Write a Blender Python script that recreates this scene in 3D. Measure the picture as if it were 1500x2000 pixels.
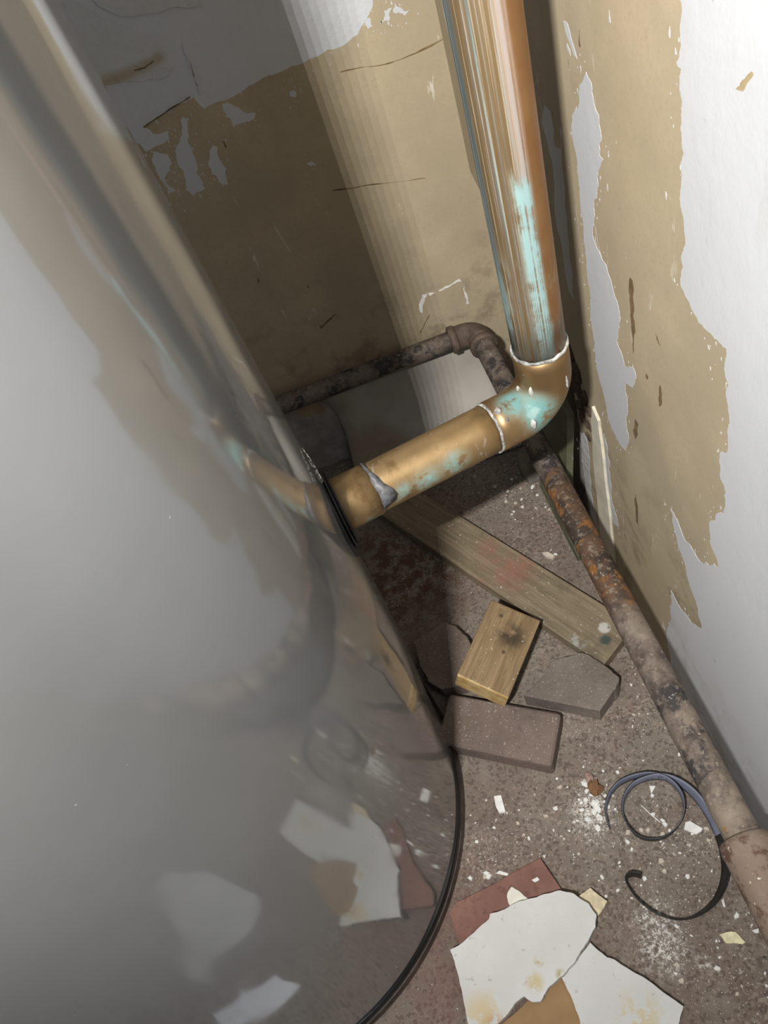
import bpy, bmesh, math, random
from mathutils import Vector, Matrix, noise
random.seed(7)
for o in list(bpy.data.objects): bpy.data.objects.remove(o)
scene = bpy.context.scene
COL = scene.collection
PI = math.pi

# ------------------------------------------------------------------ camera
F = 1450.0                                    # focal length in pixels of the 1500 x 2000 frame
CAM = Vector((0, 0, 1.0))
ZW = -Vector((548, 1170, F)).normalized()     # world up, seen in camera space (x right, y down, z forward)
YW = Vector((-472.48967433, -1575.705691, F)).normalized()
XW = YW.cross(ZW)
RT = Matrix((XW, YW, ZW))                     # camera space -> world
cam_d = bpy.data.cameras.new('camera'); cam = bpy.data.objects.new('camera', cam_d); COL.objects.link(cam)
cam_d.sensor_fit = 'VERTICAL'; cam_d.sensor_height = 36; cam_d.lens = F / 2000 * 36
cam_d.clip_start = 0.01
cx, cy, cz = RT @ Vector((1, 0, 0)), RT @ Vector((0, -1, 0)), RT @ Vector((0, 0, -1))
m4 = Matrix.Identity(4)
for i in range(3):
    m4[i][0], m4[i][1], m4[i][2], m4[i][3] = cx[i], cy[i], cz[i], CAM[i]
cam.matrix_world = m4
scene.camera = cam

def ray(px, py): return (RT @ Vector((px - 750, py - 1000, F))).normalized()
def at(px, py, z=0.0):                        # pixel -> point at height z
    r = ray(px, py); return CAM + r * ((z - CAM.z) / r.z)
def on_y(px, py, y):
    r = ray(px, py); return CAM + r * (y / r.y)
def on_x(px, py, x):
    r = ray(px, py); return CAM + r * (x / r.x)

# ------------------------------------------------------------------ light
w = bpy.data.worlds.new('world'); scene.world = w; w.use_nodes = True
w.node_tree.nodes['Background'].inputs[0].default_value = (0.80, 0.88, 1.0, 1)
w.node_tree.nodes['Background'].inputs[1].default_value = 0.24
scene.view_settings.view_transform = 'Standard'; scene.view_settings.look = 'None'
scene.view_settings.exposure = 0.0; scene.view_settings.gamma = 1.0
scene.view_settings.use_curve_mapping = False
# hand lamp: a row of nine LEDs, held level with the camera and beside the tank
LAMP = Vector((-0.234, -0.20, 1.38)); AIM = Vector((0.03, 1.06, 0.45))
ldir = (AIM - LAMP).normalized(); lside = ldir.cross(Vector((0, 0, 1))).normalized()
NL = 9
for i in range(NL):
    nm = 'hand_lamp_led_%d_offscreen' % (i + 1); ld = bpy.data.lights.new(nm, 'SPOT'); ld.energy = 12.6; ld.color = (1.0, 0.975, 0.93)
    ld.spot_size = math.radians(114); ld.spot_blend = 1.0; ld.shadow_soft_size = 0.0007
    lo = bpy.data.objects.new(nm, ld); COL.objects.link(lo)
    lo.location = LAMP + lside * ((i / (NL - 1) - 0.5) * 0.064)
    lo.rotation_euler = ldir.to_track_quat('-Z', 'Y').to_euler()

# ------------------------------------------------------------------ node helpers
class G:
    def __init__(s, name):
        s.m = bpy.data.materials.new(name); s.m.use_nodes = True
        s.t = s.m.node_tree; s.t.nodes.clear()
        s.out = s.n('ShaderNodeOutputMaterial'); s.b = s.n('ShaderNodeBsdfPrincipled')
        s.t.links.new(s.b.outputs[0], s.out.inputs[0])
        s._tc = None
    def n(s, k): return s.t.nodes.new(k)
    def set(s, sock, v):
        if hasattr(v, 'is_output'): s.t.links.new(v, sock)
        elif isinstance(v, (tuple, list)) and len(v) == 3 and sock.type == 'RGBA': sock.default_value = (*v, 1)
        else: sock.default_value = v
    def co(s, k='Object'):
        if not s._tc: s._tc = s.n('ShaderNodeTexCoord')
        return s._tc.outputs[k]
    def map(s, v, scale=(1, 1, 1), loc=(0, 0, 0), rot=(0, 0, 0)):
        q = s.n('ShaderNodeMapping'); s.set(q.inputs[0], v); q.inputs['Scale'].default_value = scale
        q.inputs['Location'].default_value = loc; q.inputs['Rotation'].default_value = rot; return q.outputs[0]
    def noise(s, scale, detail=4, rough=.55, dist=0, v=None):
        q = s.n('ShaderNodeTexNoise'); s.set(q.inputs['Vector'], v if v is not None else s.co())
        q.inputs['Scale'].default_value = scale; q.inputs['Detail'].default_value = detail
        q.inputs['Roughness'].default_value = rough; q.inputs['Distortion'].default_value = dist
        return q.outputs[0]
    def vor(s, scale, v=None, feat='F1', out='Distance', rnd=1.0):
        q = s.n('ShaderNodeTexVoronoi'); q.feature = feat; s.set(q.inputs['Vector'], v if v is not None else s.co())
        q.inputs['Scale'].default_value = scale; q.inputs['Randomness'].default_value = rnd; return q.outputs[out]
    def math(s, op, a, b=0.0, c=None):
        q = s.n('ShaderNodeMath'); q.operation = op; s.set(q.inputs[0], a); s.set(q.inputs[1], b)
        if c is not None: s.set(q.inputs[2], c)
        return q.outputs[0]
    def add(s, a, b): return s.math('ADD', a, b)
    def mul(s, a, b): return s.math('MULTIPLY', a, b)
    def sub(s, a, b): return s.math('SUBTRACT', a, b)
    def mx(s, a, b): return s.math('MAXIMUM', a, b)
    def step(s, x, a, b):                     # 0 at a -> 1 at b, smooth
        q = s.n('ShaderNodeMapRange'); q.interpolation_type = 'SMOOTHSTEP'; s.set(q.inputs[0], x)
        lo, hi, o0, o1 = (a, b, 0.0, 1.0) if a < b else (b, a, 1.0, 0.0)
        q.inputs[1].default_value = lo; q.inputs[2].default_value = hi
        q.inputs[3].default_value = o0; q.inputs[4].default_value = o1; return q.outputs[0]
    def mix(s, f, a, b):
        q = s.n('ShaderNodeMix'); q.data_type = 'RGBA'; q.clamp_factor = True
        s.set(q.inputs['Factor'], f); s.set(q.inputs[6], a); s.set(q.inputs[7], b); return q.outputs[2]
    def sep(s, v):
        q = s.n('ShaderNodeSeparateXYZ'); s.set(q.inputs[0], v); return q.outputs
    def blob(s, v, p, r0, r1):                # 1 near point p, fades between r0 and r1
        q = s.n('ShaderNodeVectorMath'); q.operation = 'DISTANCE'; s.set(q.inputs[0], v); q.inputs[1].default_value = p
        return s.step(q.outputs['Value'], r1, r0)
    def bump(s, h, strength=.3, dist=.002):
        q = s.n('ShaderNodeBump'); q.inputs['Strength'].default_value = strength; q.inputs['Distance'].default_value = dist
        s.set(q.inputs['Height'], h); s.t.links.new(q.outputs[0], s.b.inputs['Normal'])
    def done(s, col=None, rough=.8, metal=0.0, **kw):
        if col is not None: s.set(s.b.inputs['Base Color'], col)
        s.set(s.b.inputs['Roughness'], rough); s.set(s.b.inputs['Metallic'], metal)
        for k, v in kw.items(): s.set(s.b.inputs[k.replace('_', ' ')], v)
        return s.m

def simple(name, c, var=.25, scale=40, rough=.8, metal=0, bump=.25, bscale=200, bdist=.001, **kw):
    g = G(name); n = g.noise(scale, 6, .6)
    d = tuple(x * (1 - var) for x in c); l = tuple(min(1, x * (1 + var * .6)) for x in c)
    col = g.mix(g.step(n, .3, .7), d, l)
    if bump: g.bump(g.noise(bscale, 4, .6), bump, bdist)
    return g.done(col, rough, metal, **kw)

# ------------------------------------------------------------------ object helpers
def obj(name, bm, mat, parent=None, smooth=False):
    me = bpy.data.meshes.new(name)
    if parent is not None:
        bmesh.ops.translate(bm, verts=bm.verts, vec=-parent.matrix_world.translation)
    bmesh.ops.recalc_face_normals(bm, faces=bm.faces)
    bm.to_mesh(me); bm.free()
    if smooth:
        for p in me.polygons: p.use_smooth = True
    o = bpy.data.objects.new(name, me); COL.objects.link(o)
    if isinstance(mat, (list, tuple)):
        for x in mat: me.materials.append(x)
    elif mat: me.materials.append(mat)
    if parent is not None: o.parent = parent
    return o
def sub(name, bm, mat, part, smooth=False):         # a piece of a part; parts share their thing's origin
    o = obj(name, bm, mat, part.parent, smooth); o.parent = part; return o
def center(o):                                # origin to the base centre of a one-mesh thing
    me = o.data; xs = [v.co for v in me.vertices]
    c = Vector(((min(v.x for v in xs) + max(v.x for v in xs)) / 2, (min(v.y for v in xs) + max(v.y for v in xs)) / 2, min(v.z for v in xs)))
    for v in me.vertices: v.co -= c
    o.location = c; return o
def tag(o, label, cat, group=None):
    o['label'] = label; o['category'] = cat
    if group: o['group'] = group
    return o
def thing(name, loc, label, cat, group=None):
    o = bpy.data.objects.new(name, None); COL.objects.link(o); o.location = loc; o.empty_display_size = .02
    o.matrix_world = Matrix.Translation(loc)
    return tag(o, label, cat, group)
def struct(o): o['kind'] = 'structure'; return o
def box(bm, lo, hi):
    v = [bm.verts.new((x, y, z)) for x in (lo[0], hi[0]) for y in (lo[1], hi[1]) for z in (lo[2], hi[2])]
    for f in ((0, 1, 3, 2), (4, 6, 7, 5), (0, 4, 5, 1), (2, 3, 7, 6), (0, 2, 6, 4), (1, 5, 7, 3)): bm.faces.new([v[i] for i in f])
    return bm
def jag(pts, depth=4, amp=.12, rnd=random, closed=True):
    """fractal ragged outline of a polygon of 2-D points"""
    pts = [tuple(p) for p in pts]
    for _ in range(depth):
        q = []
        n = len(pts)
        for i in range(n if closed else n - 1):
            a, b = pts[i], pts[(i + 1) % n]
            dx, dy = b[0] - a[0], b[1] - a[1]; L = math.hypot(dx, dy)
            q.append(a)
            if L < .0012: continue
            k = rnd.uniform(-amp, amp); m_ = rnd.uniform(.4, .6)
            q.append((a[0] + dx * m_ - dy * k, a[1] + dy * m_ + dx * k))
        if not closed: q.append(pts[-1])
        pts = q
    return pts
def slab(bm, pts3, off):
    """polygon of 3-D points extruded by the vector off"""
    a = [bm.verts.new(p) for p in pts3]; b = [bm.verts.new(Vector(p) + off) for p in pts3]
    try:
        bm.faces.new(a); bm.faces.new(b[::-1])
    except ValueError: return bm
    n = len(a)
    for i in range(n): bm.faces.new((a[i], a[(i + 1) % n], b[(i + 1) % n], b[i]))
    return bm
def tube(bm, path, radii, seg=48, ref=Vector((0, -1, 0)), caps=True, vs=None):
    """tube with UVs: u = .5 faces ref, v = length in metres"""
    uv = bm.loops.layers.uv.verify()
    path = [Vector(p) for p in path]
    if not hasattr(radii, '__len__'): radii = [radii] * len(path)
    rings = []; L = 0; Ls = []
    for i, p in enumerate(path):
        t = (path[min(i + 1, len(path) - 1)] - path[max(i - 1, 0)]).normalized()
        if i: L += (p - path[i - 1]).length
        Ls.append(L if vs is None else vs[i])
        e1 = (ref - t * ref.dot(t)).normalized(); e2 = t.cross(e1)
        rings.append([bm.verts.new(p + (e1 * math.cos(a) + e2 * math.sin(a)) * radii[i]) for a in [2 * PI * (k / seg - .5) for k in range(seg)]])
    for i in range(len(rings) - 1):
        for k in range(seg):
            k2 = (k + 1) % seg
            f = bm.faces.new((rings[i][k], rings[i][k2], rings[i + 1][k2], rings[i + 1][k]))
            f.smooth = True
            for lp, (u, v) in zip(f.loops, ((k / seg, Ls[i]), ((k + 1) / seg, Ls[i]), ((k + 1) / seg, Ls[i + 1]), (k / seg, Ls[i + 1]))): lp[uv].uv = (u, v)
    if caps:
        bm.faces.new(rings[0][::-1]); bm.faces.new(rings[-1])
    return bm
def arc_path(p0, corner, p1, r, n=14):
    """points of a round bend between two straight runs that meet in corner"""
    a = (Vector(p0) - corner).normalized(); b = (Vector(p1) - corner).normalized()
    ang = a.angle(b); d = r / math.tan(ang / 2)
    c = corner + (a + b).normalized() * (r / math.sin(ang / 2))
    s = corner + a * d - c; e = corner + b * d - c
    ax = s.cross(e).normalized(); tot = s.angle(e)
    return [c + Matrix.Rotation(tot * i / n, 3, ax) @ s for i in range(n + 1)]
def bevel(bm, w, seg=2):
    bmesh.ops.bevel(bm, geom=list(bm.edges), offset=w, segments=seg, profile=.6, affect='EDGES')
    return bm
def rough_mesh(bm, amp, scale, seed=0):
    for v in bm.verts:
        n = noise.noise_vector(v.co * scale + Vector((seed, seed * 1.7, 3.1)))
        v.co += n * amp
    return bm

# ------------------------------------------------------------------ materials: setting
XR, YB = 0.214, 1.06

def m_floor():
    g = G('concrete_floor'); o = g.co()
    big = g.noise(3.2, 5, .6); mid = g.noise(22, 6, .65); fine = g.noise(140, 5, .7); sp = g.noise(420, 2, .6)
    col = g.mix(g.step(big, .35, .68), (.165, .122, .098), (.205, .175, .143))
    col = g.mix(g.mul(g.step(mid, .42, .7), .55), col, (.25, .215, .175))
    col = g.mix(g.mul(g.step(fine, .52, .72), .5), col, (.085, .06, .048))
    col = g.mix(g.mul(g.step(fine, .44, .30), .42), col, (.30, .25, .21))
    col = g.mix(g.mul(g.step(sp, .62, .7), .75), col, (.42, .38, .33))
    ag = g.sep(g.vor(300, None, 'F1', 'Color'))[0]; ag2 = g.sep(g.vor(95, None, 'F1', 'Color'))[1]
    wear = g.step(g.noise(9, 5, .65, 0, g.map(o, (1, 1, 1), (4, 4, 0))), .42, .62)
    col = g.mix(g.mul(g.mul(g.step(ag, .72, .80), wear), .55), col, (.34, .29, .24))
    col = g.mix(g.mul(g.mul(g.step(ag2, .88, .93), wear), .4), col, (.27, .18, .14))
    col = g.mix(g.mul(g.step(ag, .22, .14), .55), col, (.075, .055, .045))
    # reddish ground by the tank, rust stain behind it
    red = g.mul(g.blob(o, at(900, 1900), .03, .2), g.step(mid, .3, .6))
    col = g.mix(g.mul(red, .55), col, (.16, .075, .06))
    rust = g.mul(g.blob(o, at(775, 1120), .05, .16), g.step(g.noise(45, 6, .7), .42, .56))
    col = g.mix(g.mul(rust, .85), col, (.085, .038, .016))
    # plaster dust that has been spilt in patches
    for (px, py, r, k) in ((1155, 1585, .036, 1.), (1170, 1610, .05, .5), (1290, 1850, .042, .9), (1280, 1790, .03, .7), (1130, 950, .08, .45), (1000, 930, .1, .35), (1375, 1880, .012, .9), (930, 1680, .06, .25), (1440, 1900, .05, .25), (1330, 1650, .05, .3)):
        d = g.mul(g.blob(o, at(px, py), r * .1, r), g.step(g.noise(160, 6, .75), .63 - .17 * k, .70 - .12 * k))
        col = g.mix(g.mul(d, .9), col, (.70, .67, .63))
    g.bump(g.add(g.add(g.mul(fine, .9), g.mul(sp, .6)), g.mul(ag, .35)), .8, .002)
    return g.done(col, .9)

def m_kraft(name, tint=(.40, .325, .215)):
    g = G(name); o = g.co()
    n = g.noise(9, 6, .6); f = g.noise(260, 5, .7); sm = g.noise(5, 4, .6)
    col = g.mix(g.step(n, .3, .75), tuple(x * .88 for x in tint), tuple(x * 1.08 for x in tint))
    col = g.mix(g.mul(g.step(f, .48, .68), .4), col, tuple(x * .78 for x in tint))
    # grazes that show the pale gypsum, and little dark nicks
    sc = g.noise(34, 5, .75, .6, g.map(o, (1, 1, .22), rot=(.35, 0, 0)))
    col = g.mix(g.mul(g.mul(g.step(sc, .63, .67), g.step(sm, .42, .55)), .75), col, (.66, .62, .54))
    nk = g.noise(46, 3, .6, 0, g.map(o, (1, 1, .4), (3, 1, 2)))
    col = g.mix(g.mul(g.step(nk, .735, .755), .8), col, (.16, .095, .04))
    # dirt splashed up from the ground
    z = g.sep(o)[2]
    dirt = g.mul(g.step(z, .46, .10), g.step(g.noise(17, 6, .7), .50, .66))
    col = g.mix(g.mul(dirt, .6), col, (.13, .085, .055))
    g.bump(g.add(g.mul(f, .35), n), .25, .001)
    return g.done(col, .82)

def m_paint(name, tint=(.55, .562, .58), rough=.6, stains=(), bs=.10):
    g = G(name); o = g.co()
    n = g.noise(7, 5, .6); f = g.noise(150, 4, .6); dn = g.noise(60, 3, .6)
    col = g.mix(g.step(n, .3, .7), tuple(x * .94 for x in tint), tint)
    col = g.mix(g.mul(g.step(g.noise(30, 5, .7, .4, g.map(o, (1, 1, .3))), .62, .7), .25), col, (.45, .43, .40))
    col = g.mix(g.mul(g.step(dn, .74, .77), .6), col, (.22, .17, .12))
    for p, rad in stains: col = g.mix(g.mul(g.blob(o, p, rad * .15, rad), .62), col, (.33, .25, .14))
    z = g.sep(o)[2]
    col = g.mix(g.mul(g.mul(g.step(z, .25, .02), g.step(g.noise(25, 6, .7), .48, .62)), .5), col, (.30, .25, .21))
    g.bump(g.add(g.mul(f, .35), g.mul(dn, 1.2)), bs, .0028)
    return g.done(col, rough)

M = {}
M['floor'] = m_floor()
M['kraft'] = m_kraft('kraft_board_paper', (.415, .343, .230))
M['kraft_r'] = M['kraft']
M['paint'] = m_paint('white_wall_paint')
M['paint_b'] = m_paint('white_wall_paint_back', bs=.4)
M['skim'] = m_paint('grey_white_skim_coat', (.53, .535, .535), .75, [(on_y(205 + 108 * t, 161 - 50 * t ** 1.2, YB), .010 + .004 * (1 - t)) for t in (0, .13, .26, .39, .52, .65, .78, .9, 1)], .7)
M['gypsum'] = simple('gypsum_core', (.74, .72, .68), .15, 60, .9, bump=.5)
M['plaster'] = simple('grey_plaster', (.33, .29, .27), .3, 25, .95, bump=.6, bscale=120)
M['dirt'] = simple('brown_dirt', (.085, .055, .035), .5, 70, 1, bump=.8, bscale=150, bdist=.003)
M['scuff'] = simple('dark_scuff', (.17, .11, .05), .4, 80, .9)
M['cream'] = simple('cream_tape', (.66, .62, .50), .16, 30, .85, bump=.3)
M['stain'] = simple('brown_stain', (.40, .31, .18), .25, 40, .8)

# ------------------------------------------------------------------ setting
bm = bmesh.new(); box(bm, (-1.3, -1.0, -.05), (XR + .04, YB + .04, 0)); floor = struct(obj('floor', bm, M['floor']))

bm = bmesh.new(); box(bm, (-1.3, YB, 0), (XR + .04, YB + .04, 1.7)); wall_back = struct(obj('wall_back', bm, M['kraft']))
bm = bmesh.new(); box(bm, (XR + .012, -1.0, 0), (XR + .04, YB, 1.7)); wall_right = struct(obj('wall_right', bm, M['plaster']))
# the board on the right wall, cut away low down by the corner
bm = bmesh.new()
cut = jag([(.690, 0), (.6935, .16), (.694, .30), (.715, .36), (.80, .40), (.92, .43), (YB, .45)], 4, .05, closed=False)
slab(bm, [(XR, y, z) for y, z in [(-1.0, 0)] + cut + [(YB, 1.7), (-1.0, 1.7)]], Vector((.012, 0, 0)))
board = obj('plasterboard', bm, M['kraft_r'], wall_right)

def film(name, pix, mat, parent, plane, th=.0009, depth=4, amp=.13, extra=(), seed=1, flakes=0, fr=.02):
    """a film of paint on a wall: ragged outline from pixels on the wall plane, plus loose flecks near its rim"""
    rnd = random.Random(seed)
    P = []
    for p in pix:
        q = p if len(p) == 3 else (on_y(p[0], p[1], YB) if plane == 'y' else on_x(p[0], p[1], XR))
        P.append((q[0], q[2]) if plane == 'y' else (q[1], q[2]))
    J = jag(P, depth, amp, rnd)
    to3 = (lambda a, b, t=0: (a, YB - t, b)) if plane == 'y' else (lambda a, b, t=0: (XR - t, a, b))
    th = th * .3 if th < .0015 else th * .7
    off = Vector((0, -th, 0)) if plane == 'y' else Vector((-th, 0, 0))
    bm = bmesh.new(); slab(bm, [to3(a, b) for a, b in J], off)
    for _ in range(flakes):
        a, b = rnd.choice(J); s = rnd.uniform(.0005, .0022) * rnd.uniform(.35, 1)
        a += rnd.gauss(0, fr); b += rnd.gauss(0, fr)
        if b < .005: continue
        k = rnd.randint(3, 6); ph = rnd.uniform(0, 6)
        slab(bm, [to3(a + s * rnd.uniform(.15, 1) * math.cos(ph + 2 * PI * i / k), b + s * rnd.uniform(.3, 2.4) * math.sin(ph + 2 * PI * i / k)) for i in range(k)], off * .8)
    return obj(name, bm, mat, parent)

# back wall: white paint above, torn away lower down
film('white_paint', [(.10, 0, 1.65), (735, -60), (728, 8), (716, 40), (700, 65), (680, 82), (640, 97), (600, 118), (560, 135), (520, 150), (487, 167), (462, 185), (430, 197), (400, 212), (378, 190), (345, 207), (310, 227), (279, 247), (290, 252), (300, 262), (328, 255), (327, 275), (300, 288), (285, 296), (272, 280), (255, 278), (230, 260), (-1.25, 0, .62), (-1.25, 0, 1.65)],
     M['paint_b'], wall_back, 'y', .001, 4, .09, seed=3, flakes=60, fr=.012)
film('white_paint', [(356, 228), (366, 232), (368, 262), (377, 300), (383, 340), (400, 368), (378, 382), (362, 372), (355, 330), (345, 310), (352, 270)], M['paint_b'], wall_back, 'y', .0007, 4, .16, seed=4, flakes=90, fr=.012)
film('white_paint', [(415, 283), (425, 288), (445, 360), (430, 357), (414, 340), (410, 310)], M['paint_b'], wall_back, 'y', .0007, 4, .14, seed=5, flakes=30, fr=.008)
film('white_paint', [(433, 203), (450, 203), (470, 214), (500, 220), (497, 230), (455, 249), (450, 230), (442, 228)], M['paint_b'], wall_back, 'y', .0007, 4, .14, seed=6, flakes=30, fr=.008)
film('white_paint', [(300, 296), (325, 300), (335, 320), (322, 350), (345, 372), (330, 385), (312, 350), (296, 310)], M['paint_b'], wall_back, 'y', .0005, 4, .18, seed=7, flakes=160, fr=.016)
film('skim_coat', [(120, -40), (152, 5), (185, 20), (200, 35), (230, 48), (262, 52), (272, 62), (286, 68), (303, 66), (318, 88), (328, 108), (334, 133), (328, 148), (318, 152), (280, 158), (200, 168), (-1.25, 0, .70), (-1.25, 0, 1.2)],
     M['skim'], wall_back, 'y', .0022, 4, .08, seed=8)
film('skim_coat', [(190, 10), (215, 22), (245, 30), (270, 28), (300, 25), (350, 12), (395, 0), (400, -60), (180, -60)], M['skim'], wall_back, 'y', .0030, 4, .14, seed=9)
film('paint_ridge', [(356, 80), (360, 92), (365, 98), (376, 130), (391, 182), (388, 182), (370, 130), (358, 98)], M['paint_b'], wall_back, 'y', .0024, 3, .08, seed=11)
for i, q in enumerate(([(600, 318), (612, 316), (616, 324), (606, 324)], [(772, 10), (800, 18), (790, 30), (768, 24)], [(712, 40), (724, 36), (728, 52), (718, 56)], [(566, 178), (578, 178), (577, 190), (567, 188)],
                       [(750, 22), (765, 16), (760, 40), (746, 44)])):
    film('paint_fleck', q, M['paint_b'], wall_back, 'y', .0006, 3, .2, seed=20 + i, flakes=10, fr=.012)
# the torn square low on the back wall and the pencil lines
for i, q in enumerate(([(818, 602), (824, 575), (835, 573), (828, 592), (824, 612)], [(835, 573), (872, 558), (898, 545), (901, 549), (874, 562), (840, 578)], [(906, 556), (912, 575), (917, 592), (910, 594), (907, 575)])):
    film('paper_tear', q, M['gypsum'], wall_back, 'y', .0006, 3, .12, seed=30 + i)
for i, q in enumerate(([(664, 140), (760, 122), (868, 74), (868, 76), (760, 125), (664, 142)], [(650, 371), (740, 358), (830, 347), (830, 348.5), (740, 360), (650, 373)], [(842, 612), (838, 616), (820, 650), (822, 651)], [(281, 246), (330, 212), (371, 188), (371, 190), (330, 215), (281, 249)], [(434, 275), (437, 276), (443, 288), (440, 289)],
                       [(625, 640), (640, 625), (655, 612), (656, 614), (642, 628), (627, 643)], [(262, 136), (282, 130), (300, 117), (301, 119), (283, 132.5), (262, 138)])):
    film('pencil_line' if i < 3 else 'crack', q, M['scuff'], wall_back, 'y', .0028 if i in (3, 6) else .0004, 3, .03, seed=40 + i)
# bare plaster at the foot of the back wall with a broken lower edge
film('bare_plaster', [(440, 830), (530, 785), (575, 768), (640, 735), (720, 705), (735, 780), (735, 915), (698, 905), (684, 898), (668, 890), (657, 897), (645, 905), (640, 918), (600, 931), (560, 945), (480, 975)],
     M['plaster'], wall_back, 'y', .014, 5, .14, seed=12)
film('paint_remnant', [(580, 790), (618, 776), (635, 790), (632, 803), (605, 806), (578, 808)], simple('tan_remnant', (.30, .23, .15), .2, 50), wall_back, 'y', .0150, 4, .15, seed=13)

# right wall: white paint at the edges of the bare paper
film('white_paint', [(1330, -40), (1329, 60), (1328, 110), (1321, 120), (1331, 135), (1333, 200), (1330, 250), (1336, 300), (1332, 350), (1334, 420), (1331, 500), (1331, 560), (1340, 580), (1355, 610), (1375, 640), (1396, 662), (1419, 680), (1416, 712), (1423, 752), (1425, 810), (1423, 869), (1407, 932), (1418, 963), (1414, 1004), (1396, 1017), (1387, 1058), (1403, 1107), (1369, 1098), (1337, 1053), (1310, 993), (1319, 1040), (1337, 1098), (1344, 1130), (1360, 1175), (1371, 1222), (1342, 1202), (1310, 1152), (1310, 1215), (1311, 1295), (0, .437, .002), (0, -.98, .002), (0, -.98, 1.68), (0, .43, 1.68)],
     M['paint'], wall_right, 'x', .0011, 5, .15, seed=51, flakes=170, fr=.010)
film('white_paint', [(1145, 140), (1155, 160), (1160, 200), (1170, 225), (1175, 268), (1172, 305), (1178, 312), (1168, 335), (1166, 375), (1160, 395), (1160, 440), (1158, 460), (1170, 490), (1185, 520), (1195, 555), (1206, 590), (1210, 640), (1204, 665), (1220, 715), (1236, 712), (1243, 735), (1222, 750), (1226, 790), (1224, 830), (1221, 880), (1206, 858), (1188, 820), (1182, 780), (1172, 745), (1163, 700), (1156, 640), (1153, 590), (1147, 540), (1140, 470), (1134, 400), (1128, 320), (1118, 230), (1130, 212), (1131, 180), (1138, 160)],
     M['paint'], wall_right, 'x', .0009, 5, .15, seed=52, flakes=130, fr=.010)
film('white_paint', [(1063, 205), (1075, 215), (1082, 250), (1084, 285), (1096, 292), (1094, 255), (1096, 246), (1098, 262), (1104, 400), (1112, 500), (1122, 585), (1112, 570), (1098, 480), (1087, 440), (1083, 380), (1080, 320), (1072, 290), (1058, 240)],
     M['skim'], wall_right, 'x', .0009, 4, .12, seed=53, flakes=40)
film('white_paint', [(1180, 840), (1186, 870), (1193, 960), (1205, 1010), (1208, 1030), (1198, 1020), (1190, 1000), (1184, 940)], M['paint'], wall_right, 'x', .0009, 4, .15, seed=54, flakes=40)
film('white_paint', [(1133, 845), (1144, 850), (1152, 930), (1160, 990), (1170, 1040), (1156, 1010), (1147, 960), (1138, 905)], M['skim'], wall_right, 'x', .0012, 4, .10, seed=55, flakes=20)
for i, q in enumerate(([(1100, 40), (1108, 45), (1116, 75), (1128, 115), (1122, 110), (1108, 72)], [(1108, 85), (1114, 100), (1115, 109), (1107, 92)], [(1190, 20), (1193, 45), (1190, 44)])):
    film('paint_fleck', q, M['paint'], wall_right, 'x', .0007, 3, .1, seed=60 + i)
for i, q in enumerate(([(1231, 541), (1236, 548), (1239, 600), (1241, 650), (1237, 692), (1233, 640), (1230, 590)], [(1290, 752), (1293, 770), (1291, 792), (1287, 795), (1287, 765)], [(1241, 818), (1247, 830), (1246, 850), (1241, 858), (1236, 840)], [(1242, 965), (1246, 1000), (1247, 1025), (1243, 1020), (1240, 985)], [(1132, 58), (1134, 92), (1131, 90)],
                       [(1281, 650), (1287, 668), (1289, 676), (1283, 664)], [(1452, 155), (1470, 138), (1474, 146), (1462, 160), (1452, 178), (1438, 174)], [(1262, 728), (1266, 735), (1264, 742), (1261, 735)])):
    film('paper_gouge', q, M['scuff'] if i != 6 else M['stain'], wall_right, 'x', .0014 if i == 6 else .0005, 3, .10, seed=70 + i)
# raised cream jointing tape, black gap beside it, crumbled dirt above the cut-out
bm = bmesh.new()
tp = jag([(.640, .005), (.640, .12), (.638, .24), (.630, .315), (.622, .345), (.606, .335), (.602, .25), (.598, .12), (.594, .005)], 3, .03)
slab(bm, [(XR, a, b) for a, b in tp], Vector((-.0035, 0, 0)))
obj('joint_tape', bm, M['cream'], wall_right)
bm = bmesh.new()
rnd = random.Random(5)
for i in range(240):
    t = rnd.random(); y = .655 + .21 * t + rnd.gauss(0, .010); z = .36 + .09 * t - .08 * rnd.random() ** 1.3 + rnd.gauss(0, .008)
    s = rnd.uniform(.003, .011)
    mt = Matrix.Translation((XR - .001, y, z)) @ Matrix.Diagonal((.30, 1, rnd.uniform(.7, 1.6), 1))
    bmesh.ops.create_icosphere(bm, subdivisions=2, radius=s, matrix=mt)
rough_mesh(bm, .004, 130)
cd = obj('crumbled_dirt', bm, M['dirt'], wall_right); cd['kind'] = 'stuff'

# ------------------------------------------------------------------ water tank
TC = Vector((-.4045, .4275, 0))
def tank_r(z): 
    t = max(0, min(1, (z - .03) / .30)); return .3035 + .0110 * (t * t * (3 - 2 * t))
def m_tank():
    g = G('grey_enamel_jacket'); o = g.co()
    n = g.noise(4, 4, .6); sm = g.noise(14, 5, .6, .8, g.map(o, (1, 1, .5)))
    col = g.mix(g.step(n, .3, .7), (.325, .325, .322), (.355, .355, .353))
    spk = g.vor(30, o); col = g.mix(g.mul(g.step(spk, .028, .018), .6), col, (.75, .75, .73))
    rough = g.add(.075, g.mul(g.step(sm, .45, .75), .10))
    scr = g.noise(90, 3, .6, 0, g.map(o, (1, 1, .02), rot=(.3, .2, 0)))
    g.bump(g.add(g.mul(g.noise(3.5, 3, .5), 8.0), g.mul(scr, .05)), .10, .004)
    return g.done(col, rough, .62, Specular_IOR_Level=.6)
M['tank'] = m_tank()
M['rubber'] = simple('black_rubber', (.012, .012, .012), .3, 60, .42, bump=.2)
M['blackband'] = simple('black_gasket', (.010, .010, .010), .3, 60, .25, bump=.1)
M['pan'] = simple('brown_steel_pan', (.075, .055, .048), .4, 50, .30, .4, bump=.15)
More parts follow.
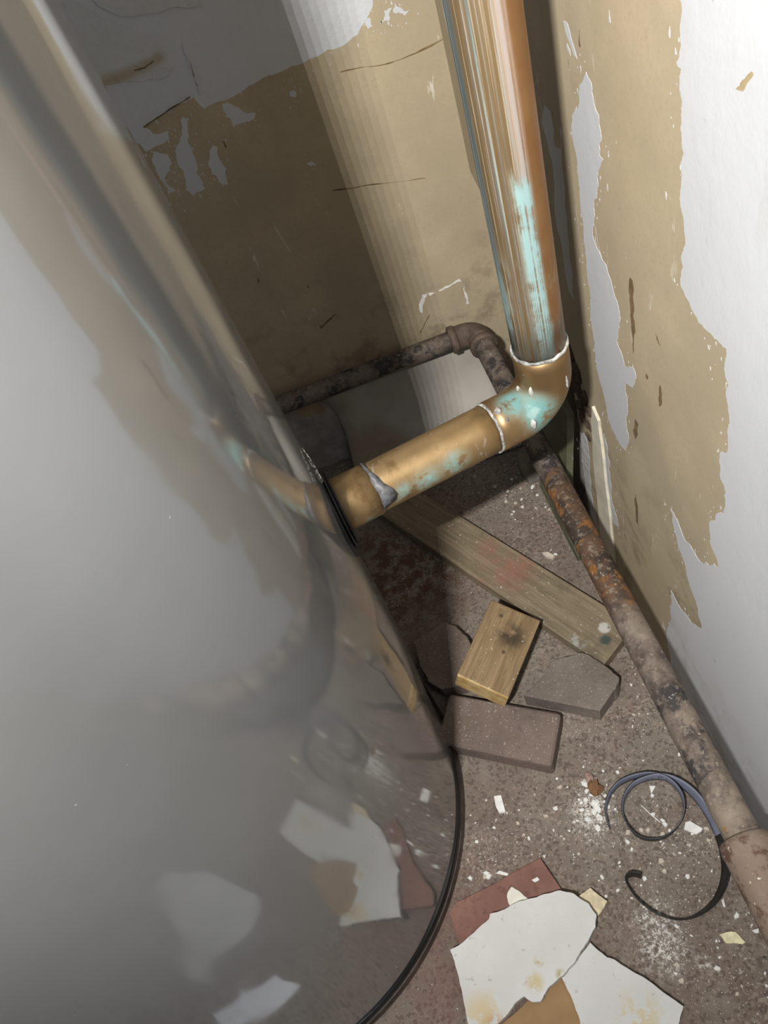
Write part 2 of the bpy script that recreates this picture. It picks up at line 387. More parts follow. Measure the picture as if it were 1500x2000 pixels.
tank = thing('water_tank', TC, 'large grey glossy enamelled water storage tank with a dark base rim', 'water tank')
bm = bmesh.new(); NS = 260
TOP = 1.28
zs = [.022 + (TOP - .022) * (i / 90) for i in range(91)]
rings = []
for z in zs:
    rg = []
    for k in range(NS):
        a = 2 * PI * k / NS
        d = noise.noise(Vector((math.cos(a) * 2.2, math.sin(a) * 2.2, z * 2.6 + 4))) * .0016 + noise.noise(Vector((math.cos(a) * 6, math.sin(a) * 6, z * 3.5 + 9))) * .0006
        # a shallow crease pressed into the sheet low on the side
        q = Vector((math.cos(a), math.sin(a))); ca = math.degrees(math.atan2(q.y, q.x))
        d -= .0009 * math.exp(-((ca + 22 + (z - .25) * 60) / 9) ** 2) * math.exp(-((z - .28) / .16) ** 2)
        r = tank_r(z) + d
        rg.append(bm.verts.new((TC.x + r * math.cos(a), TC.y + r * math.sin(a), z)))
    rings.append(rg)
for i in range(len(rings) - 1):
    for k in range(NS): bm.faces.new((rings[i][k], rings[i][(k + 1) % NS], rings[i + 1][(k + 1) % NS], rings[i + 1][k]))
bm.faces.new(rings[0][::-1]); bm.faces.new(rings[-1])
jk = obj('jacket', bm, M['tank'], tank)
for p in jk.data.polygons: p.use_smooth = len(p.vertices) == 4
def lathe(bm, prof, c, seg=200, closed=True):
    R_ = [[bm.verts.new((c.x + r * math.cos(2 * PI * k / seg), c.y + r * math.sin(2 * PI * k / seg), z)) for k in range(seg)] for r, z in prof]
    n = len(R_)
    for i in range(n if closed else n - 1):
        for k in range(seg):
            f = bm.faces.new((R_[i][k], R_[i][(k + 1) % seg], R_[(i + 1) % n][(k + 1) % seg], R_[(i + 1) % n][k])); f.smooth = True
    return bm
bm = bmesh.new(); lathe(bm, [(.29, 0), (.3060, 0), (.3085, .003), (.3085, .010), (.3065, .0125), (.29, .0125)], TC); obj('base_pan', bm, M['pan'], tank)
bm = bmesh.new(); lathe(bm, [(.29, .0130), (.3040, .0130), (.3062, .0165), (.3062, .0215), (.3045, .0255), (.3020, .0255), (.29, .0250)], TC); obj('base_gasket', bm, M['blackband'], tank)

# copper line: out of the tank, into an elbow, up the corner
PA = Vector((-.0866, .4823, .4868)); EL = Vector((.1397, .5423, .463)); PT = Vector((.1397, .5423, 1.72))
RC = .0252
hd = (EL - PA).normalized()
nrm = Vector((PA.x - TC.x, PA.y - TC.y, 0)).normalized()
# rubber collars and a torn foil edge where the pipe leaves the jacket (parts of the tank)
hub = TC + nrm * tank_r(.4868) + Vector((0, 0, .4868 - .002))
def disc(r, d0, d1, seed, sx=1.0):
    bm = bmesh.new(); e1 = Vector((0, 0, 1)); e2 = nrm.cross(e1); rg = []
    rr = random.Random(seed); n = 56; w_ = [1 + .03 * noise.noise(Vector((math.cos(2 * PI * k / n) * 2, math.sin(2 * PI * k / n) * 2, seed))) for k in range(n)]
    for d in (d0, d1):
        row = []
        for k in range(n):
            a = 2 * PI * k / n; p = (e1 * math.cos(a) * sx + e2 * math.sin(a)) * r * w_[k]
            # follow the curved jacket
            lat = p.dot(e2); sag = lat * lat / (2 * .3145) * .6
            row.append(bm.verts.new(hub + p + nrm * (d - sag)))
        rg.append(row)
    bm.faces.new(rg[0]); bm.faces.new(rg[1][::-1])
    for k in range(n): bm.faces.new((rg[0][k], rg[0][(k + 1) % n], rg[1][(k + 1) % n], rg[1][k]))
    return bm
obj('rubber_collar', disc(.0475, -.004, .0018, 1, 1.08), M['rubber'], tank)
obj('rubber_collar', disc(.0415, .0030, .0048, 2, 1.05), M['rubber'], tank)
obj('rubber_collar', disc(.0385, .0062, .0078, 3, 1.02), M['rubber'], tank)
def m_foil():
    g = G('torn_foil'); n = g.noise(420, 3, .6)
    return g.done(g.mix(g.step(n, .45, .55), (.12, .11, .10), (.75, .74, .72)), .35, .5)
bm = bmesh.new()
fo = [Vector(p) for p in (on_y(628, 946, .452), on_y(614, 921, .456), on_y(602, 900, .460), on_y(590, 876, .462), on_y(605, 897, .458), on_y(619, 920, .455), on_y(630, 940, .451))]
slab(bm, fo, Vector((.0006, .0008, 0)))
lf = obj('foil_edge', bm, m_foil(), tank); lf['label'] = 'torn silver foil edge'
bm = bmesh.new()
c0 = hub + Vector((-.002, 0, -.036)) + nrm * .004 - nrm.cross(Vector((0, 0, 1))) * .016
bmesh.ops.create_icosphere(bm, subdivisions=3, radius=.0095, matrix=Matrix.Translation(c0) @ Matrix.Diagonal((.7, .9, 1.2, 1))); rough_mesh(bm, .004, 120)
ob = obj('blue_sealant', bm, simple('blue_grey_sealant', (.10, .17, .20), .5, 120, .7, bump=.5), tank); ob['label'] = 'lump of blue grey sealant'

def m_copper(kind):
    g = G('copper_' + kind); uv = g.co('UV'); s = g.sep(uv); u, v = s[0], s[1]; o = g.co()
    n1 = g.noise(16, 5, .6); n2 = g.noise(55, 6, .65); n3 = g.noise(7, 4, .6)
    st = g.noise(1, 5, .7, 0, g.map(uv, (95, 3.2, 1)))            # fine streaks along the pipe
    st2 = g.noise(1, 4, .65, .2, g.map(uv, (34, 2.4, 1), (3, 1, 0)))
    TUR, PALE = (.13, .275, .262), (.30, .305, .285)
    if kind == 'riser':
        col = g.mix(g.step(n1, .35, .68), (.30, .155, .068), (.37, .215, .105))
        # drawn streaks on the side towards the tank
        left = g.step(g.add(u, g.mul(g.sub(n3, .5), .10)), .60, .535)
        col = g.mix(g.mul(left, .75), col, g.mix(g.step(st2, .4, .6), (.30, .215, .10), (.33, .29, .23)))
        k = g.mul(left, g.step(st, .53, .66)); col = g.mix(g.mul(k, .8), col, PALE)
        k = g.mul(left, g.step(st2, .54, .68)); col = g.mix(g.mul(k, .7), col, (.20, .30, .30))
        edge = g.step(u, .37, .30); col = g.mix(g.mul(edge, .75), col, (.20, .29, .32))
        # broad pale stripe up the middle, higher up
        ps = g.mul(g.mul(g.step(u, .515, .55), g.step(u, .605, .575)), g.step(v, .62, .72))
        ps = g.mul(ps, g.step(st, .30, .55)); col = g.mix(g.mul(ps, .75), col, (.30, .265, .255))
        # fresh verdigris stripe in the lower third
        vb = g.mul(g.mul(g.step(u, .47, .515), g.step(u, .60, .57)), g.mul(g.step(g.add(v, g.mul(g.sub(st, .5), .09)), .720, .708), g.step(v, .50, .56)))
        vb = g.mul(vb, g.step(g.add(g.mul(st, .6), g.mul(n2, .4)), .40, .52)); col = g.mix(vb, col, (.25, .38, .38))
        low = g.mul(g.step(v, .68, .54), g.step(g.noise(30, 6, .7, .6, g.map(o, (1, 1, .35))), .47, .62))
        col = g.mix(g.mul(low, .85), col, (.21, .33, .33))
        grey = g.mul(g.step(v, .59, .50), g.step(n2, .42, .60)); col = g.mix(g.mul(grey, .75), col, (.27, .25, .24))
        pat = g.mx(g.mx(g.mul(left, g.step(st, .50, .66)), ps), g.mx(vb, low))
    else:
        col = g.mix(g.step(n1, .35, .68), (.31, .205, .095), (.40, .28, .145))
        col = g.mix(g.mul(g.step(n3, .5, .62), .5), col, (.34, .185, .075))
        thr = g.step(n2, .44, .58)
        if kind == 'elbow':
            c1 = at(1045, 800, .475); c2 = at(1000, 790, .49); c3 = at(1070, 835, .45)
            pat = g.mul(g.mx(g.mx(g.blob(o, c1 - EL, .012, .030), g.blob(o, c2 - EL, .006, .022)), g.blob(o, c3 - EL, .008, .024)), g.step(n2, .33, .50))
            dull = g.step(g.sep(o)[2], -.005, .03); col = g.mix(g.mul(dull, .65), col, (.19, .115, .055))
            wh = g.mul(g.step(g.noise(70, 4, .6, .5), .66, .72), .5); col = g.mix(wh, col, (.60, .60, .58))
        else:
            p1, p2, p3, p4 = [at(*q, .48) - EL for q in ((905, 925), (850, 958), (805, 985), (750, 895))]
            b1 = g.mx(g.mx(g.blob(o, p1, .010, .030), g.blob(o, p2, .008, .030)), g.blob(o, p3, .006, .028))
            b1 = g.mx(b1, g.mul(g.blob(o, p4, .006, .03), .8)); b1 = g.mx(b1, g.mul(g.blob(o, at(710, 1010, .47) - EL, .006, .02), 1.0))
            pat = g.mul(b1, g.step(n2, .40, .52))
            col = g.mix(g.mul(g.step(g.noise(38, 6, .7), .52, .66), .55), col, (.17, .10, .045))
            sc = g.mul(g.step(g.noise(80, 5, .65, .8, g.map(o, (1.4, .4, .5))), .61, .68), .5); col = g.mix(sc, col, (.55, .54, .50))
        col = g.mix(pat, col, TUR)
        col = g.mix(g.mul(pat, g.step(n2, .56, .66)), col, (.25, .385, .37))
    metal = g.math('MULTIPLY_ADD', pat, -.68, .72)
    rough = g.math('MULTIPLY_ADD', pat, .40, .42)
    g.bump(g.add(g.mul(pat, .8), g.mul(n2, .5)), .35, .0008)
    return g.done(col, rough, metal)
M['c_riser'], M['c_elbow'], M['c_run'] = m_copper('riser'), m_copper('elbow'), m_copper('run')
def m_solder():
    g = G('crusted_solder'); n = g.noise(90, 5, .7)
    col = g.mix(g.step(n, .38, .62), (.16, .15, .14), (.52, .52, .49)); g.bump(n, .8, .002)
    return g.done(col, .7, .15)
M['solder'] = m_solder()
M['lead'] = simple('grey_solder_smear', (.10, .10, .105), .5, 150, .55, .25, bump=.5)
copper = thing('copper_pipe', (EL.x, EL.y, EL.z), 'thick weathered copper pipe with green patina turning an elbow into the tank', 'pipe')
camref = Vector((-EL.x, -EL.y, .55)).normalized()
UPREF = Vector((-.1, -.55, .8)).normalized()
RB = .036
bend = arc_path(PA, EL, PT, RB, 18)
b0, b1 = bend[0], bend[-1]
# stubs of the elbow fitting beyond its bend
run_in = b0 - hd * .030; top_out = b1 + Vector((0, 0, .030))
bm = bmesh.new(); A0 = PA - hd * .022
tube(bm, [A0 + (run_in + hd * .006 - A0) * (i / 8) for i in range(9)], RC, 56, UPREF); obj('horizontal_pipe', bm, M['c_run'], copper)
bm = bmesh.new(); B0 = b1 + Vector((0, 0, .024))
tube(bm, [B0 + (PT - B0) * (i / 20) for i in range(21)], RC, 56, camref, vs=[B0.z + (PT.z - B0.z) * (i / 20) for i in range(21)]); obj('riser_pipe', bm, M['c_riser'], copper)
bm = bmesh.new(); RE = RC + .0016
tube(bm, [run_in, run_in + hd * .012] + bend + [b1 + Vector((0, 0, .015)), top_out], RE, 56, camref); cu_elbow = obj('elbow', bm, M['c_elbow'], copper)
def ring(c, ax, R_, r, name, mat, seed, amp=.0008):
    bm = bmesh.new(); ax = ax.normalized(); e1 = ax.orthogonal().normalized(); e2 = ax.cross(e1); n, mm = 72, 8
    vs_ = []
    for i in range(n):
        a = 2 * PI * i / n; d = e1 * math.cos(a) + e2 * math.sin(a); row = []
        k = 1 + .35 * noise.noise(d * 4 + Vector((seed, 0, 0)))
        sh = noise.noise(d * 3 + Vector((0, seed, 0))) * amp
        for j in range(mm):
            b = 2 * PI * j / mm; row.append(bm.verts.new(c + d * (R_ + r * k * math.cos(b)) + ax * (1.6 * r * k * math.sin(b) + sh)))
        vs_.append(row)
    for i in range(n):
        for j in range(mm):
            f = bm.faces.new((vs_[i][j], vs_[(i + 1) % n][j], vs_[(i + 1) % n][(j + 1) % mm], vs_[i][(j + 1) % mm])); f.smooth = True
    return obj(name, bm, mat, copper)
ring(top_out, Vector((0, 0, 1)), RC + .0010, .0014, 'solder_ring', M['solder'], 1, .0010)
ring(run_in, hd, RC + .0008, .0011, 'solder_ring', M['solder'], 2, .0012)
# short sleeve next to the tank with a dark solder smear on its rim
SL = PA + hd * .032
bm = bmesh.new(); tube(bm, [A0, SL], RC + .0014, 56, UPREF); obj('sleeve', bm, M['c_run'], copper)
ring(SL, hd, RC + .0006, .0009, 'solder_ring', M['lead'], 3, .001)
bm = bmesh.new(); e2_ = hd.cross(UPREF).normalized(); e1_ = e2_.cross(hd).normalized()
prof = [(-.95, .001), (-.8, .003), (-.55, .002), (-.3, .003), (-.1, .006), (.15, .008), (.4, .014), (.6, .016), (.78, .013), (.86, .004), (.9, .001)]
a_, b_ = [], []
sgn = 1.0
for ang, wd in prof:
    d = e1_ * math.cos(ang * 1.25) + e2_ * math.sin(ang * 1.25) * sgn
    a_.append(bm.verts.new(SL - hd * .0006 + d * (RC + .0020))); b_.append(bm.verts.new(SL + hd * wd + d * (RC + .0010)))
for i in range(len(prof) - 1): bm.faces.new((a_[i], a_[i + 1], b_[i + 1], b_[i])).smooth = True
sm_ = obj('solder_smear', bm, M['lead'], copper)
sd = sm_.modifiers.new('thick', 'SOLIDIFY'); sd.thickness = .0012
# solder drips down the elbow
for (px, py, s, l) in ((1038, 770, .0022, .016), (1042, 828, .0034, .006), (1107, 745, .0015, .013), (972, 805, .0040, .004), (990, 822, .002, .004), (1012, 762, .0022, .008)):
    bm = bmesh.new(); r_ = ray(px, py); P = None
    t = .5
    while t < 1.1:                            # find the copper surface along this direction
        q = CAM + r_ * t
        dd = min(min((q - b).length for b in bend), ((q - EL) - hd * (q - EL).dot(hd)).length if (q - EL).dot(hd) < -.03 else 9, Vector((q.x - EL.x, q.y - EL.y)).length if q.z > b1.z else 9)
        if dd < RE: P = q; break
        t += .001
    if P is None: bm.free(); continue
    bmesh.ops.create_icosphere(bm, subdivisions=2, radius=1, matrix=Matrix.Translation(P) @ Matrix.Diagonal((s, s * .7, l / 2 + s, 1)))
    rough_mesh(bm, s * .5, 300, px); sub('solder_drip', bm, M['solder'], cu_elbow, True)

# ------------------------------------------------------------------ steel pipe round the corner
def m_steel():
    g = G('rusty_steel'); o = g.co(); uv = g.co('UV')
    a = g.noise(26, 6, .65); b = g.noise(11, 5, .6, 0, g.map(o, (1, 1, 1), (5, 2, 0))); c = g.noise(130, 4, .7); y_ = g.add(g.sep(o)[1], YB - .027)
    col = g.mix(g.step(a, .38, .62), (.060, .046, .040), (.19, .150, .12))
    nr = g.step(y_, .50, .30); col = g.mix(g.mul(g.step(b, .47, .60), .85), col, g.mix(nr, (.17, .14, .12), (.27, .215, .165)))
    y = y_
    # a rusted length below the copper elbow
    rz = g.mul(g.step(y, .40, .47), g.step(y, .70, .63))
    col = g.mix(g.mul(rz, .85), col, g.mix(g.step(a, .42, .58), (.030, .018, .012), (.10, .048, .022)))
    sp = g.mul(rz, g.step(g.noise(34, 4, .55, .4, g.map(o, (1, 1, 1), (1, 7, 3))), .54, .60)); sp = g.mul(sp, g.step(c, .40, .56)); col = g.mix(g.mul(sp, .9), col, (.27, .115, .025))
    sp2 = g.step(g.noise(30, 4, .6, .3, g.map(o, (1, 1, 1), (9, 7, 3))), .66, .70); col = g.mix(g.mul(sp2, .8), col, (.29, .145, .04))
    bl = g.step(g.noise(19, 5, .65, .2, g.map(o, (1, 1, 1), (2, 3, 8))), .54, .61); col = g.mix(g.mul(bl, .85), col, (.022, .022, .026))
    col = g.mix(g.mul(g.step(g.noise(75, 6, .75), .50, .66), .65), col, (.070, .048, .036))
    col = g.mix(g.mul(g.step(c, .46, .36), .5), col, (.30, .25, .20))
    ds = g.step(c, .64, .70); col = g.mix(g.mul(ds, .7), col, (.52, .48, .42))
    g.bump(g.add(a, g.mul(c, .6)), .6, .0015)
    return g.done(col, .72, .15)
M['steel'] = m_steel()
M['elbow_iron'] = simple('brown_iron_fitting', (.115, .080, .060), .45, 45, .7, .15, bump=.7, bscale=160, bdist=.0015)
def m_coup():
    g = G('dusty_iron_coupling'); a = g.noise(30, 5, .6); c = g.noise(70, 5, .65)
    col = g.mix(g.step(c, .48, .62), (.205, .150, .112), (.10, .052, .034)); col = g.mix(g.mul(g.step(a, .5, .7), .5), col, (.33, .27, .22))
    col = g.mix(g.step(g.noise(190, 3, .6), .66, .71), col, (.62, .58, .52)); g.bump(c, .6, .0015)
    return g.done(col, .85, .05)
M['coupling'] = m_coup()
PZ = .19; RS = .0172
PX = .1596
def pp(px, py, z): return at(px, py, z)
yb = YB - .027
cor = Vector((PX + .004, yb, PZ))
near = Vector((PX, -.15, PZ)); left = Vector((-1.25, yb, PZ + .012))
steel = thing('steel_pipe', (PX, yb, PZ - RS), 'rusty dark steel pipe running along both walls with an elbow in the corner', 'pipe')
bend2 = arc_path(left, cor, near, .026, 12)
bm = bmesh.new(); p_ = bend2[0]; tube(bm, [left + (p_ - left) * (i / 20) for i in range(21)], RS * .97, 40, Vector((0, -.5, .8))); obj('pipe_run', bm, M['steel'], steel)
bm = bmesh.new(); p_ = bend2[-1]; kk = 36; tube(bm, [p_ + (near - p_) * (i / kk) for i in range(kk + 1)], RS * 1.02, 40, Vector((-.3, 0, .9))); obj('pipe_run', bm, M['steel'], steel)
dl = (left - cor).normalized(); dn = (near - cor).normalized()
bm = bmesh.new(); tube(bm, [bend2[0] + dl * .012] + bend2 + [bend2[-1] + dn * .012], RS * 1.22, 40, Vector((0, 0, 1))); iron_elbow = obj('elbow', bm, M['elbow_iron'], steel)
for q, d in ((bend2[0] + dl * .010, dl), (bend2[-1] + dn * .010, dn)):
    bm = bmesh.new(); tube(bm, [q, q + d * .002, q + d * .011, q + d * .013], [RS * 1.22, RS * 1.40, RS * 1.40, RS * 1.2], 40, Vector((0, 0, 1))); sub('elbow_collar', bm, M['elbow_iron'], iron_elbow)
yc = on_x(1425, 1625, PX).y
yc = .172
bm = bmesh.new(); tube(bm, [(PX, yc, PZ), (PX, yc - .003, PZ), (PX, yc - .012, PZ), (PX, yc - .016, PZ), (PX, yc - .12, PZ), (PX, yc - .126, PZ), (PX, yc - .14, PZ)], [RS * 1.05, RS * 1.40, RS * 1.48, RS * 1.44, RS * 1.44, RS * 1.5, RS * 1.5], 40, Vector((-.3, 0, .9))); obj('coupling', bm, M['coupling'], steel)

# ------------------------------------------------------------------ sheet curling out from the wall, green board, supports
def m_sheet():
    g = G('flexible_board_sheet'); o = g.co()
    n = g.noise(14, 5, .6); f = g.noise(160, 5, .7)
    col = g.mix(g.step(n, .3, .7), (.36, .335, .29), (.42, .395, .35))
    yy = g.sep(o)[1]; xx = g.sep(o)[0]
    k = g.step(g.add(g.add(g.mul(yy, 1.0), g.mul(xx, .35)), g.mul(g.sub(n, .5), .06)), 1.02, .99)
    brown = g.mul(k, g.step(xx, .03, -.05)); col = g.mix(g.mul(brown, .8), col, (.22, .165, .095))
    d = g.mul(g.step(yy, 1.03, .97), g.step(f, .48, .58)); col = g.mix(g.mul(d, .75), col, (.085, .055, .035))
    g.bump(f, .3, .0008)
    return g.done(col, .75)
SHT, FR, YS = .156, .115, YB - .012
def prof_pt(s):                               # arc length -> (y, z) of the curved sheet; s = 0 at its top
    top = SHT - FR
    if s < top: return (YS, SHT - s + .003)
    s -= top
    if s < FR * PI / 2:
        a = s / FR; return (YS - FR + FR * math.cos(a), FR - FR * math.sin(a) + .003)
    s -= FR * PI / 2
    return (YS - FR - s, .003)
def sheet_hit(px, py):
    r = ray(px, py); best = None
    for i in range(400):
        s = i * .0009; y, z = prof_pt(s); t = y / r.y; zz = 1 + r.z * t
        e = abs(zz - z)
        if best is None or e < best[0]: best = (e, s, r.x * t)
    return best[1], best[2]
edge = sorted(sheet_hit(*p) for p in ((617, 768), (640, 788), (661, 812), (677, 850), (687, 890), (694, 922), (702, 960)))
bm = bmesh.new()
def left_x(s):
    if s <= edge[0][0]: return edge[0][1] - (edge[0][0] - s) * .9
    for (s0, x0), (s1, x1) in zip(edge, edge[1:]):
        if s0 <= s <= s1: return x0 + (x1 - x0) * (s - s0) / max(1e-6, s1 - s0)
    return edge[-1][1] + (s - edge[-1][0]) * .1
rows = []; S1 = SHT - FR + FR * PI / 2 + .015
for i in range(41):
    s = S1 * i / 40; y, z = prof_pt(s); x0 = left_x(s) + .002 * noise.noise(Vector((s * 80, 1, 1))); x1 = .185 + .004 * noise.noise(Vector((s * 30, 5, 1)))
    rows.append([bm.verts.new((x0 + (x1 - x0) * k / 12, y, z)) for k in range(13)])
for i in range(40):
    for k in range(12): bm.faces.new((rows[i][k], rows[i][k + 1], rows[i + 1][k + 1], rows[i + 1][k])).smooth = True
sh = obj('flexible_sheet', bm, m_sheet()); center(sh)
# keep object-space colours tied to the room: origin back at zero
for v in sh.data.vertices: v.co += sh.location
sh.location = (0, 0, 0)
sd = sh.modifiers.new('thick', 'SOLIDIFY'); sd.thickness = .0022; sd.offset = 0
tag(sh, 'stained beige sheet curving down from the back wall under the steel pipe', 'sheet')

def m_green():
    g = G('green_painted_board'); n = g.noise(20, 5, .6); c = g.noise(60, 5, .7, .4)
    col = g.mix(g.step(n, .35, .65), (.085, .092, .052), (.135, .14, .085))
    col = g.mix(g.step(c, .62, .68), col, (.55, .54, .50)); g.bump(c, .3, .001)
    return g.done(col, .6)
M['green'] = m_green()
bm = bmesh.new()
gp = jag([(.648, 0), (.648, .012), (.668, .013), (.690, .010), (.692, .27), (.800, .29), (.815, 0)], 3, .015)
vv = []
slab(bm, [(.172 + .030 * (z / .29) + (0 if z > .001 else 0), y, z) for y, z in gp], Vector((.010, 0, 0)))
gb = tag(center(obj('green_board', bm, M['green'])), 'green painted board leaning on the right wall behind the steel pipe', 'board')
bm = bmesh.new()
sp_ = [at(*p, .055) for p in ((1004, 884), (1050, 862), (1066, 886), (1026, 908))]
slab(bm, [(p.x, p.y, .055) for p in sp_], Vector((0, 0, -.055))); bevel(bm, .003); rough_mesh(bm, .002, 60)
tag(center(obj('support_block', bm, simple('grey_green_block', (.20, .185, .15), .3, 40, .9, bump=.5))), 'small greyish block on the floor under the copper elbow', 'block')

# ------------------------------------------------------------------ timber
def m_wood(name, c0, c1, axis, extra=None):
    """grain stretched along axis (a world direction in object space)"""
    g = G(name); o = g.co()
    ang = math.atan2(axis.y, axis.x)
    v = g.map(o, (1, 1, 1), rot=(0, 0, -ang))
    v2 = g.map(v, (2.0, 34, 34)); n = g.noise(3.2, 5, .6, .7, v2); f = g.noise(14, 3, .6, .2, v2); bl = g.noise(13, 5, .65)
    col = g.mix(g.step(n, .35, .66), c0, c1)
    col = g.mix(g.mul(g.step(f, .52, .66), .45), col, tuple(x * .55 for x in c0))
    col = g.mix(g.mul(g.step(bl, .55, .7), .45), col, tuple(x * .5 for x in c0))
    if extra: col = extra(g, o, col)
    ds = g.step(g.noise(230, 2, .6), .685, .72); col = g.mix(g.mul(ds, .8), col, (.55, .52, .46))
    g.bump(g.add(n, f), .35, .0012)
    return g.done(col, .75)
PH = .021
pl = [at(835, 955, PH), at(1232, 1216, PH), at(1184, 1283, PH), at(742, 1000, PH)]
# make it a straight board of even width
ax = ((pl[1] + pl[2]) / 2 - (pl[0] + pl[3]) / 2); ax.z = 0; LEN = ax.length; ax.normalize()
sd_ = Vector((-ax.y, ax.x, 0))
e_up = at(883, 998, PH); e_up2 = at(1172, 1177, PH); e_lo = at(977, 1152, PH); e_lo2 = at(1098, 1255, PH)
axu = (e_up2 - e_up); axu.z = 0; axu.normalize(); ax = axu; sd_ = Vector((-ax.y, ax.x, 0))
wid = abs(((e_lo + e_lo2) / 2 - e_up).dot(sd_))
s_end = (at(1212, 1252, PH) - e_up).dot(ax); s_beg = (at(790, 945, PH) - e_up).dot(ax)
bm = bmesh.new()
sg = 1 if (e_lo - e_up).dot(sd_) > 0 else -1
cs = [e_up + ax * s_beg, e_up + ax * s_end, e_up + ax * (s_end + .004) + sd_ * sg * wid, e_up + ax * (s_beg - .01) + sd_ * sg * wid]
slab(bm, [(c.x, c.y, PH) for c in cs], Vector((0, 0, -PH + .0004))); bevel(bm, .0018)
pc = at(985, 1120, PH)
def plank_extra(g, o, col):
    loc0 = plank_loc
    pk = g.mul(g.blob(o, at(985, 1100, PH) - loc0, .02, .075), g.step(g.noise(30, 4, .6), .4, .65)); col = g.mix(g.mul(pk, .6), col, (.30, .115, .085))
    gr = g.blob(o, at(1183, 1250, PH) - loc0, .004, .011); col = g.mix(g.mul(gr, .85), col, (.02, .05, .045))
    gy = g.mul(g.blob(o, at(1128, 1253, PH) - loc0, .006, .018), g.step(g.noise(90, 5, .6), .45, .6)); col = g.mix(g.mul(gy, .7), col, (.35, .37, .33))
    wh = g.mul(g.blob(o, at(1180, 1226, PH) - loc0, .006, .011), g.step(g.noise(80, 3, .6), .40, .5)); col = g.mix(g.mul(wh, .8), col, (.55, .54, .50))
    return col
po = obj('wood_plank', bm, None); center(po); plank_loc = po.location.copy()
po.data.materials.append(m_wood('weathered_plank', (.165, .130, .082), (.25, .195, .128), ax, plank_extra))
tag(po, 'long flat weathered wooden plank lying across the floor under the copper pipe', 'plank')
bm = bmesh.new()
ws = [at(*p, .004) for p in ((748, 1003), (758, 1003), (802, 1040), (797, 1044))]
slab(bm, [(p.x, p.y, .004) for p in ws], Vector((0, 0, -.0035)))
tag(center(obj('white_strip', bm, M['paint'])), 'narrow white strip on the floor beside the end of the plank', 'strip')

# wooden offcut resting on the paving bricks
def quad_prism(tops, th, drop=None):
    bm = bmesh.new(); n = (tops[1] - tops[0]).cross(tops[2] - tops[0]).normalized()
    if n.z > 0: n = -n
    slab(bm, tops, n * th); return bm
BT = [at(968, 1164, .072), at(1049, 1219, .066), at(993, 1368, .070), at(893, 1316, .078)]
# square it up: keep the long axis and the mean width
la = ((BT[2] + BT[3]) - (BT[0] + BT[1])) / 2; wa = ((BT[1] + BT[2]) - (BT[0] + BT[3])) / 2
cN = la.cross(wa).normalized(); wu = (wa - la.normalized() * wa.dot(la.normalized())).normalized(); wu = (wu + Vector((0, 0, -.22))).normalized()
cc = sum(BT, Vector()) / 4; hl, hw = la.length / 2, wa.length / 2 * .985
lu = la.normalized()
BT2 = [cc - lu * hl - wu * hw, cc - lu * hl + wu * hw, cc + lu * hl + wu * hw, cc + lu * hl - wu * hw]
bm = quad_prism(BT2, .037); bevel(bm, .0028, 2)
bo = obj('wood_block', bm, None); center(bo); bloc = bo.location.copy()
def block_extra(g, o, col):
    st = g.mul(g.blob(o, at(1000, 1240, .072) - bloc, .006, .030), g.step(g.noise(60, 5, .65), .38, .55)); col = g.mix(g.mul(st, .9), col, (.035, .022, .012))
    for p in ((978, 1204), (1032, 1203), (984, 1272), (996, 1300), (993, 1252), (1020, 1262), (940, 1352)):
        k = g.blob(o, at(*p, .072) - bloc, .0028, .0050); col = g.mix(g.mul(k, .85), col, (.05, .028, .014))
    # paler, fresher end grain
    d = g.n('ShaderNodeVectorMath'); d.operation = 'DOT_PRODUCT'; g.set(d.inputs[0], o); d.inputs[1].default_value = lu
    e = (cc + lu * hl - bloc).dot(lu)
    k = g.step(d.outputs['Value'], e - .0030, e - .0012); col = g.mix(g.mul(k, .9), col, g.mix(g.step(g.noise(60, 4, .6), .4, .6), (.42, .27, .09), (.55, .40, .19)))
    return col
bo.data.materials.append(m_wood('stained_offcut', (.19, .125, .062), (.28, .195, .105), lu, block_extra))
tag(bo, 'short wooden block with nail holes and a dark stain resting on paving bricks', 'wood block')

# ------------------------------------------------------------------ paving bricks
def m_paver(name, c):
    g = G(name); n = g.noise(12, 5, .6); f = g.noise(120, 5, .7); s = g.noise(330, 2, .6)
    col = g.mix(g.step(n, .35, .65), tuple(x * .8 for x in c), tuple(x * 1.12 for x in c))
    col = g.mix(g.mul(g.step(f, .55, .7), .5), col, tuple(x * .5 for x in c))
    col = g.mix(g.mul(g.step(s, .62, .70), .7), col, (.40, .36, .32)); g.bump(g.add(f, g.mul(n, .5)), .6, .0018)
    return g.done(col, .92)
PVT = .032
def paver(name, pix, z, th, mat, label, depth=3, amp=.05, seed=1, bev=.004, ragged=(), z0=None, grp=None):
    rnd = random.Random(seed); P = [at(*p, z) for p in pix]; P2 = [(p.x, p.y) for p in P]
    out = []
    n = len(P2)
    for i in range(n):
        if i in ragged: out += jag([P2[i], P2[(i + 1) % n]], depth, amp, rnd, False)[:-1]
        else: out.append(P2[i])
    bm = bmesh.new(); slab(bm, [(x, y, z) for x, y in out], Vector((0, 0, -th)))
    bmesh.ops.recalc_face_normals(bm, faces=bm.faces)
    if bev:
        es = [e for e in bm.edges if all(abs(v.co.z - z) < 1e-6 for v in e.verts)] + [e for e in bm.edges if abs(e.verts[0].co.z - e.verts[1].co.z) > th * .5 and len(out) < 12]
        bmesh.ops.bevel(bm, geom=es, offset=bev, segments=3, profile=.6, affect='EDGES', clamp_overlap=True)
    if seed:
        for v in bm.verts:
            if v.co.z < z - th * .3: v.co += Vector((noise.noise(v.co * 70), noise.noise(v.co * 70 + Vector((5, 5, 5))), 0)) * .003
    o = center(obj(name, bm, mat)); tag(o, label, 'paving brick', grp); return o
